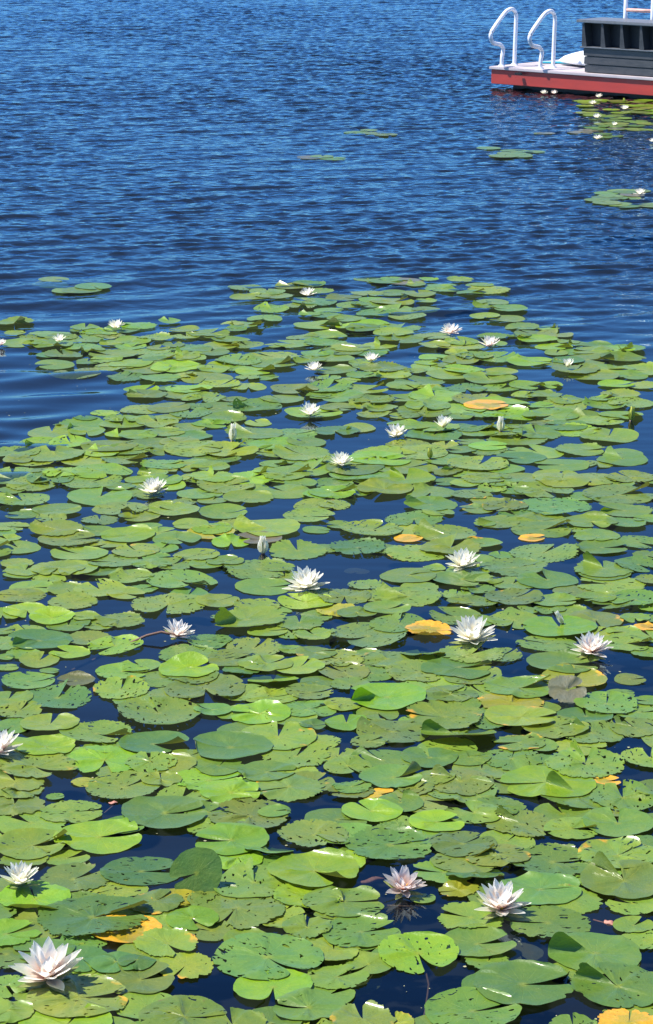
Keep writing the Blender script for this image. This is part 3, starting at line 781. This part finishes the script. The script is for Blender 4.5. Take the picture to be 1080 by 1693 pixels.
# buds
BUDS = [(435, 911, 24, 32, 'budw', 'sepal', (0, 0), 'upright white bud with green sepal standing in water near middle', 'the upright white bud near middle'),
        (384, 730, 17, 32, 'budw', 'sepal', (5, 0), 'far upright white bud with green sepal, left of the fan shaped lily', 'the far upright bud'),
        (828, 711, 18, 27, 'budw', 'buds', (0, 0), 'white bud in yellow green sepals standing on far pads at right', 'the bud in lime sepals'),
        (711, 757, 12, 19, 'buds', 'buds', (0, 0), 'small closed yellow bud between bright pads right of middle', 'the small yellow bud'),
        (1043, 692, 14, 26, 'buds', 'sepal', (8, 0), 'closed green bud poking up near the right edge', 'the closed green bud'),
        (931, 1028, 13, 27, 'budw', 'budw', (-28, 8), 'slim white bud leaning left over a curled bright pad', 'the slim leaning white bud'),
        (1032, 168, 7, 8, 'buds', 'buds', (0, 0), 'tiny yellow bud on bright pads beside the raft', None)]
for x, y, wd, hp, mp, ms, tl, lab, short in BUDS:
    p = at(x, y, 0.01); rng = random.Random(int(x))
    Hh = 0.9 * width_m(p, hp); Wb = 0.78 * width_m(p, wd)
    o = empty('lily_bud', (p.x, p.y, max(ground_z(p), 0.0)))
    def ring(n, L, W, el, cv):
        return [pose(petal_geo(L, W, cv, -0.30 if False else 0.28), 2 * math.pi * i / n + rng.uniform(-.15, .15) + 0.4, R_(el), Wb * 0.14, 0) for i in range(n)]
    link_mesh('petals', geo_mesh('petals', ring(5, Hh * 1.06, Wb * 0.95, 79, 0.10) + ring(4, Hh * 1.0, Wb * 0.8, 85, 0.05)), M[mp], o)
    link_mesh('sepals', geo_mesh('sepals', ring(3, Hh * 0.78, Wb * 0.50, 75, 0.12)), M[ms], o)
    if wd > 8:
        bm = bmesh.new(); bmesh.ops.create_cone(bm, cap_ends=True, segments=10, radius1=0.006, radius2=Wb * 0.2, depth=0.10)
        for v in bm.verts: v.co.z -= 0.046
        me = bpy.data.meshes.new('stalk'); bm.to_mesh(me); bm.free(); link_mesh('stalk', me, M['stalk'], o)
    o.rotation_euler = (R_(tl[1]), R_(tl[0]), 0)
    tag(o, lab, 'flower bud', 'water lily buds')
    if short: LANDMARKS.append((x, y - hp * 0.5, short))

# ------------------------------------------------------------------ the single leaves become objects, each with its own label
ORANGE = {(206, 1532): 'orange and yellow decayed pad curling out under a big dark pad, bottom left', (1040, 1690): 'ragged orange and brown pad in the bottom right corner',
          (628, 1309): 'small orange pad tucked under green pads right of middle', (710, 1038): 'bright orange curled pad left of a white water lily',
          (1000, 1287): 'small orange folded pad sticking out under a holed pad, right side', (1070, 1033): 'small orange pad cut by the right edge',
          (675, 887): 'small peach coloured pad between green pads above the picture centre', (880, 886): 'small orange brown pad edge under a shaded green pad at right',
          (805, 668): 'flat orange pad lying alone among far green pads'}
OSHORT = {(206, 1532): 'the orange pad at bottom left', (1040, 1690): 'the ragged orange pad at bottom right', (628, 1309): 'the small orange pad right of middle',
          (1000, 1287): 'the small orange folded pad at right'}
for k, v in OSHORT.items(): LANDMARKS.append((k[0], k[1], v))
LANDMARKS.append((325, 1440, 'the pad standing on edge'))
ORD = ['nearest', 'second nearest', 'third nearest', 'fourth nearest', 'fifth nearest', 'sixth nearest', 'seventh nearest', 'eighth nearest', 'ninth nearest', 'tenth nearest',
       'eleventh nearest', 'twelfth nearest', 'thirteenth nearest', 'fourteenth nearest', 'fifteenth nearest', 'sixteenth nearest', 'seventeenth nearest', 'eighteenth nearest']
LOOK = {'g': 'green', 'd': 'dark green', 'b': 'bright green', 'l': 'yellow green', 'o': 'olive green', 'k': 'blackish', 'y': 'yellowing', 'p': 'purplish grey', 'm': 'bluish green', 'O': 'orange'}
def sector(dx, dy):
    dy *= 1.6
    a = math.degrees(math.atan2(-dy, dx)) % 360
    if a < 45 or a >= 315: return 'right of'
    if a < 135: return 'behind'
    if a < 225: return 'left of'
    return 'in front of'
solo = [r for r in todo if r.get('solo')]
buckets = {}
for r in solo:
    if r['code'] == 'O' or 'S' in r['fl']: continue
    best = min(LANDMARKS, key=lambda l: math.hypot(l[0] - r['x'], (l[1] - r['y']) * 1.6))
    r['lm'] = best; r['sec'] = sector(r['x'] - best[0], r['y'] - best[1])
    r['dist'] = math.hypot(best[0] - r['x'], (best[1] - r['y']) * 1.6)
    buckets.setdefault((best[2], r['sec']), []).append(r)
for b in buckets.values():
    b.sort(key=lambda r: r['dist'])
    for k, r in enumerate(b): r['rank'] = k
for r in solo:
    big = r['w'] / (0.0818 * (r['y'] + 233))
    size = 'large ' if big > 1.12 else ('small ' if big < 0.72 else '')
    fl = r['fl']
    if r['code'] == 'O':
        lab = ORANGE[(int(r['x']), int(r['y']))]; nm, cat, grp = 'withered_pad', 'withered pad', 'withered orange lily pads'
    elif 'S' in fl:
        lab = 'dark green pad standing up on edge among flat pads, lower left'; nm, cat, grp = 'lily_pad', 'lily pad', 'lily pads on the water'
    else:
        feat = 'curled ' if ('c' in fl or 'C' in fl) else ('folded ' if ('f' in fl or 'e' in fl or 'w' in fl) else ('holed ' if 'h' in fl else ''))
        lab = f"{size}{feat}{LOOK[r['code']]} pad, {ORD[min(r['rank'], 17)]} {r['sec']} {r['lm'][2]}"
        nm, cat, grp = 'lily_pad', 'lily pad', 'lily pads on the water'
    v, f, *a = r['geo']
    v = v - np.array([r['p'].x, r['p'].y, 0.0])
    o = link_mesh(nm, pad_mesh(nm, [(v, f, *a)]), M['pad'])
    o.location = (r['p'].x, r['p'].y, 0)
    tag(o, lab, cat, grp)

# leaves under the surface
SUBL = ['large brownish pad sunk just under the surface, bottom centre', 'dark sunken pad behind the big pad with white slit', 'purplish sunken pad under the grey pad at right edge',
        'olive sunken pad beside the lily cut by the left edge', 'pale round pad seen under water below the picture centre gap', 'faint brown sunken pad in dark water at bottom left',
        'small dark pad sunk behind the brownish sunken one', 'faint sunken pad in the dark channel right of middle']
for (x, y, wd, code, fl), lab in zip(SUB, SUBL):
    p = at(x, y, -0.012); rng = random.Random(int(x) + 7)
    tilt = 'B' in fl
    g = make_pad(0, 0, width_m(p, wd) / 2, R_(rng.uniform(250, 290)), rng, code, 's', hi=True, drape=False, z0=0.0)
    V = g[0]
    if tilt: V[:, 2] += V[:, 1] * 0.16
    V[:, 2] -= V[:, 2].max() + 0.006
    o = link_mesh('sunken_pad', pad_mesh('sunken_pad', [g]), M['pad']); o.location = (p.x, p.y, 0)
    tag(o, lab, 'sunken pad', 'lily pads under the surface')

# ------------------------------------------------------------------ small floating bits
def blob(name, mat, L, W, Hh, loc, rz, label, cat, tail=0.0):
    bm = bmesh.new(); bmesh.ops.create_icosphere(bm, subdivisions=3, radius=1.0)
    for v in bm.verts:
        t = v.co.x
        k = 1 - 0.45 * max(t, 0) ** 2 - 0.25 * max(-t, 0)
        v.co = Vector((t * L / 2, v.co.y * W / 2 * k + 0.15 * W * math.sin(t * 3), v.co.z * Hh / 2 * k + 0.1 * Hh * math.sin(t * 5)))
    if tail:
        bmesh.ops.create_cone(bm, cap_ends=True, segments=6, radius1=0.002, radius2=0.0012, depth=tail,
                              matrix=__import__('mathutils').Matrix.Translation((-L / 2 - tail / 2.2, 0, -0.008)) @ __import__('mathutils').Matrix.Rotation(R_(80), 4, 'Y'))
    me = bpy.data.meshes.new(name); bm.to_mesh(me); bm.free()
    o = link_mesh(name, me, mat); o.location = loc; o.rotation_euler = (0, 0, rz)
    return tag(o, label, cat)
blob('fallen_bud', M['scrap'], 0.028, 0.016, 0.012, at(1007, 1526, 0.0), R_(-55), 'small brownish pink fallen bud floating in dark water at right', 'fallen bud', 0.04)
blob('loose_petal', M['scrap'], 0.024, 0.015, 0.006, at(187, 1327, 0.002), 0.2, 'small pink loose petal floating beside a brown stalk at left', 'petal')
blob('spent_flower', M['scrap'], 0.075, 0.018, 0.012, at(613, 1456, -0.012), R_(25), 'reddish spent flower under water left of the peach lily', 'spent flower')

rgd = random.Random(77)
bm = bmesh.new()
for _ in range(420):
    q = at(rgd.uniform(-20, 1100), 560 + 1140 * rgd.random(), 0.0012)
    if ground_z(q) > 0: continue
    n_ = rgd.choice([4, 5, 6]); r_ = rgd.choice([0.0012, 0.0018, 0.0025, 0.004]); a0 = rgd.uniform(0, 6)
    bm.faces.new([bm.verts.new((q.x + r_ * rgd.uniform(.6, 1.3) * math.cos(a0 + k * 6.283 / n_), q.y + r_ * rgd.uniform(.6, 1.3) * math.sin(a0 + k * 6.283 / n_), 0.0012 + rgd.uniform(0, .001))) for k in range(n_)])
me = bpy.data.meshes.new('floating_crumbs'); bm.to_mesh(me); bm.free()
tag(link_mesh('floating_crumbs', me, M['crumb'], smooth=False), 'tiny pale crumbs of leaf and petal floating between the pads', 'leaf crumbs', kind='stuff')

def tube_mesh(name, pts, rad, seg=8, closed=False):
    bm = bmesh.new(); rings = []
    pts = [Vector(q) for q in pts]; n = len(pts)
    for i, q in enumerate(pts):
        d = (pts[min(i + 1, n - 1)] - pts[max(i - 1, 0)]).normalized()
        ref = Vector((0, 0, 1)) if abs(d.z) < 0.9 else Vector((1, 0, 0))
        a = d.cross(ref).normalized(); b = d.cross(a).normalized()
        rings.append([bm.verts.new(q + (a * math.cos(k * 2 * math.pi / seg) + b * math.sin(k * 2 * math.pi / seg)) * rad) for k in range(seg)])
    for i in range(n - 1):
        for k in range(seg):
            bm.faces.new((rings[i][k], rings[i][(k + 1) % seg], rings[i + 1][(k + 1) % seg], rings[i + 1][k]))
    bm.faces.new(rings[0][::-1]); bm.faces.new(rings[-1])
    bmesh.ops.recalc_face_normals(bm, faces=bm.faces)
    me = bpy.data.meshes.new(name); bm.to_mesh(me); bm.free(); return me

# stalks seen in the open water, brown threads lying just under the surface
STALKS = [((213, 1650), (210, 1690), 'upright brown stalk in dark water at bottom left'), ((705, 1610), (700, 1690), 'long thin brown stalk sinking in dark water, bottom centre'),
          ((438, 1652), (408, 1680), 'short brown stalk below a yellow green pad, bottom centre'), ((696, 1438), (740, 1452), 'thin stalk right of the peach lily'),
          ((208, 1313), (172, 1345), 'brown stalk curving past the pink loose petal'), ((640, 1497), (712, 1507), 'thin stalk lying below the peach lily')]
for a, b, lab in STALKS:
    p, q = at(*a, -0.004), at(*b, -0.02)
    mid = (p + q) / 2 + Vector((0.006, 0.01, 0))
    o = link_mesh('sunken_stalk', tube_mesh('sunken_stalk', [p - p, (mid - p) * .5 + Vector((.004, 0, 0)), mid - p, q - p], 0.0022), M['stalk']); o.location = p
    tag(o, lab, 'stalk', 'stalks under the surface')

# ------------------------------------------------------------------ swim raft
ZB, ZT = 0.045, 0.192
A = at(812, 138, ZB); Bp = at(1080, 158.5, ZB)
u = (Bp - A); u.z = 0; u.normalize(); v = Vector((-u.y, u.x, 0))
RZ = math.atan2(u.y, u.x)
LEN, DEP = 4.2, 2.6

def box_bm(bm, x0, x1, y0, y1, z0, z1, bev=0.0):
    vs = [bm.verts.new((x, y, z)) for x in (x0, x1) for y in (y0, y1) for z in (z0, z1)]
    idx = [(0, 1, 3, 2), (4, 6, 7, 5), (0, 4, 5, 1), (2, 3, 7, 6), (0, 2, 6, 4), (1, 5, 7, 3)]
    fs = [bm.faces.new([vs[i] for i in f]) for f in idx]
    if bev:
        es = list({e for f in fs for e in f.edges})
        bmesh.ops.bevel(bm, geom=es, offset=bev, segments=2, affect='EDGES')
def part(name, mat, parent, boxes, bev=0.004):
    bm = bmesh.new()
    for b in boxes: box_bm(bm, *b, bev)
    bmesh.ops.recalc_face_normals(bm, faces=bm.faces)
    me = bpy.data.meshes.new(name); bm.to_mesh(me); bm.free()
    return link_mesh(name, me, mat, parent, smooth=False)

raft = empty('swim_raft', A - Vector((0, 0, ZB)), RZ)
tag(raft, 'low floating swim raft with grey deck and red painted sides', 'swim raft')
part('deck', M['deck'], raft, [(0.0 - 0.015, LEN + 0.015, k * 0.1405 - 0.02, k * 0.1405 + 0.115, ZT, ZT + 0.028) for k in range(19)], 0.004)
part('side_board', M['red'], raft, [(0, LEN, 0, 0.04, ZB, ZT - 0.003)])
part('side_board', M['red'], raft, [(0, 0.04, 0.043, DEP - 0.043, ZB, ZT - 0.003)])
part('side_board', M['red'], raft, [(0, LEN, DEP - 0.04, DEP, ZB, ZT - 0.003)])
part('side_board', M['red'], raft, [(LEN - 0.04, LEN, 0.043, DEP - 0.043, ZB, ZT - 0.003)])
part('float', M['float'], raft, [(0.18, LEN - 0.18, 0.12, 0.75, -0.25, ZB + 0.1)], 0.02)
part('float', M['float'], raft, [(0.18, LEN - 0.18, DEP - 0.75, DEP - 0.12, -0.25, ZB + 0.1)], 0.02)
DT = ZT + 0.028
# cleat: a little dark horn on a foot at the front edge
bm = bmesh.new(); box_bm(bm, -0.02, 0.02, -0.012, 0.012, 0, 0.025, 0.003); box_bm(bm, -0.05, 0.05, -0.011, 0.011, 0.026, 0.042, 0.006)
me = bpy.data.meshes.new('cleat'); bm.to_mesh(me); bm.free(); c_ = link_mesh('cleat', me, M['float'], raft, smooth=False); c_.location = (0.40, -0.022, DT - 0.05); c_.rotation_euler = (R_(90), 0, 0)

# hand rails: bent white tubes standing at the front edge
def smooth_path(pts, n=5):
    out = []; P = [Vector(q) for q in pts]
    for i in range(len(P) - 1):
        p0 = P[max(i - 1, 0)]; p1 = P[i]; p2 = P[i + 1]; p3 = P[min(i + 2, len(P) - 1)]
        for k in range(n):
            t = k / n
            out.append(0.5 * ((2 * p1) + (-p0 + p2) * t + (2 * p0 - 5 * p1 + 4 * p2 - p3) * t * t + (-p0 + 3 * p1 - 3 * p2 + p3) * t ** 3))
    out.append(P[-1]); return out
RAIL = [(0.0, 0.0), (0.005, 0.10), (0.02, 0.165), (0.015, 0.205), (-0.03, 0.24), (-0.10, 0.255), (-0.155, 0.275), (-0.185, 0.33), (-0.175, 0.385), (-0.10, 0.465), (0.03, 0.58),
        (0.09, 0.612), (0.15, 0.622), (0.205, 0.59), (0.225, 0.53), (0.222, 0.42), (0.215, 0.2), (0.21, 0.0)]
def along(px, yoff, z):
    """distance along the raft's front at which a point yoff behind it shows at the column px"""
    lo, hi = -2.0, 6.0
    for _ in range(50):
        mid = (lo + hi) / 2; q = raft.location + u * mid + v * yoff; q.z = z
        if proj(q)[0] < px: lo = mid
        else: hi = mid
    return lo
def local_of(p):
    d = p - raft.location; return Vector((d.dot(u), d.dot(v), p.z))
for x in (829.5, 893.5):
    t = tube_mesh('handrail', smooth_path([(0, a, z * 0.92) for a, z in RAIL]), 0.021, 10)
    o = link_mesh('handrail', t, M['rail'], raft); o.location = (along(x, 0.05, DT), 0.05, DT)
    for yy in (0.0, 0.21):
        bm = bmesh.new(); bmesh.ops.create_cone(bm, cap_ends=True, segments=14, radius1=0.04, radius2=0.032, depth=0.016)
        me = bpy.data.meshes.new('flange'); bm.to_mesh(me); bm.free()
        f_ = link_mesh('flange', me, M['rail'], o, smooth=False); f_.location = (0, yy, 0.0085)

# dark box with ribbed upper panel
BY = 0.03; BX = along(963.5, BY, DT)
LB, DB = 2.1, 0.36
box = empty('deck_box', raft.matrix_world @ Vector((0, 0, 0)), RZ)
box.location = raft.location + u * BX + v * BY + Vector((0, 0, DT + 0.002))
tag(box, 'big charcoal box with ribbed upper panel standing on the red raft', 'deck box')
HBX = 0.52
for k in range(3): part('plank', M['dark'], box, [(0.02 - 0.006 * k, LB, 0.0 - 0.006 * k, DB, 0.003 + k * 0.080, 0.003 + k * 0.080 + 0.075)], 0.005)
part('ledge', M['rimg'], box, [(-0.02, LB + 0.02, -0.035, DB, 0.243, 0.256)], 0.004)
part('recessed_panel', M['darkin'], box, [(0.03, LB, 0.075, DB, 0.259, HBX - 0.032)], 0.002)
def rib_mesh():
    bm = bmesh.new()
    prof = [(-0.028, 0.258), (0.073, 0.258), (0.073, HBX - 0.034), (-0.050, HBX - 0.034), (-0.050, HBX - 0.050)]
    a = [bm.verts.new((-0.03 if z < 0.4 else -0.012, y, z)) for y, z in prof]; b = [bm.verts.new((0.03 if z < 0.4 else 0.010, y, z)) for y, z in prof]
    bm.faces.new(a); bm.faces.new(b[::-1])
    for i in range(len(prof)):
        j = (i + 1) % len(prof); bm.faces.new((a[i], b[i], b[j], a[j]))
    bmesh.ops.recalc_face_normals(bm, faces=bm.faces)
    me = bpy.data.meshes.new('rib'); bm.to_mesh(me); bm.free(); return me
rm = rib_mesh(); rm.materials.append(M['dark'])
for k in range(9):
    o = bpy.data.objects.new('rib', rm); COL.objects.link(o); o.parent = box; o.location = (0.03 + k * 0.232, 0, 0)
part('rim', M['rimg'], box, [(-0.05, LB + 0.05, -0.065, DB + 0.02, HBX - 0.03, HBX)], 0.006)

# white hull behind the box
bm = bmesh.new(); rings = []
NL, NS = 22, 20
for i in range(NL + 1):
    t = i / NL; wv = math.sin(math.pi * (0.004 + 0.99 * t)) ** 0.62; hv = math.sin(math.pi * (0.004 + 0.99 * t)) ** 0.6
    ring = []
    for k in range(NS):
        a = 2 * math.pi * k / NS
        ca, sa = math.cos(a), math.sin(a)
        zz = 0.058 + (0.17 * hv * sa if sa > 0 else 0.045 * hv * sa)
        ring.append(bm.verts.new((t * 1.7, 0.30 * wv * ca, zz)))
    rings.append(ring)
for i in range(NL):
    for k in range(NS): bm.faces.new((rings[i][k], rings[i][(k + 1) % NS], rings[i + 1][(k + 1) % NS], rings[i + 1][k]))
bm.faces.new(rings[0]); bm.faces.new(rings[-1][::-1]); bmesh.ops.recalc_face_normals(bm, faces=bm.faces)
me = bpy.data.meshes.new('float_hull'); bm.to_mesh(me); bm.free()
hl = link_mesh('float_hull', me, M['hull'])
hp_ = at(927, 108, DT)
hl.location = (hp_.x, hp_.y + 0.12, DT - 0.018); hl.rotation_euler = (0, 0, RZ + R_(4))
tag(hl, 'white rounded float lying on the raft behind the dark box', 'float')

# ladder behind the box
lad = empty('ladder', raft.location + u * along(1034, BY + DB + 0.08, DT + HBX) + v * (BY + DB + 0.08) + Vector((0, 0, DT + 0.001)), RZ)
for xx in (0.0, 0.33):
    link_mesh('rail', tube_mesh('rail', [(xx, 0, 0), (xx, 0.0, 0.5), (xx + 0.01, 0.0, 1.35)], 0.022, 10), M['rail'], lad)
for zz in (0.10, 0.35, 0.60, 0.85, 1.10):
    link_mesh('rung', tube_mesh('rung', [(0.0, 0, zz), (0.335, 0, zz)], 0.018, 8), M['rung'], lad)
tag(lad, 'white ladder with coral rungs rising behind the dark box', 'ladder')

# teal rope on the deck
pts = []
rg = random.Random(4)
for i in range(24):
    t = i / 23
    q = Vector((0.16 + 0.50 * t + 0.03 * math.sin(t * 11), 0.55 + 0.5 * t + 0.05 * math.sin(t * 7 + 1), 0.012))
    pts.append(q)
rp = link_mesh('rope', tube_mesh('rope', pts, 0.012, 7), M['teal']); rp.location = raft.location + Vector((0, 0, DT)); rp.rotation_euler = (0, 0, RZ)
tag(rp, 'thin teal rope lying on the raft deck behind the rails', 'rope')
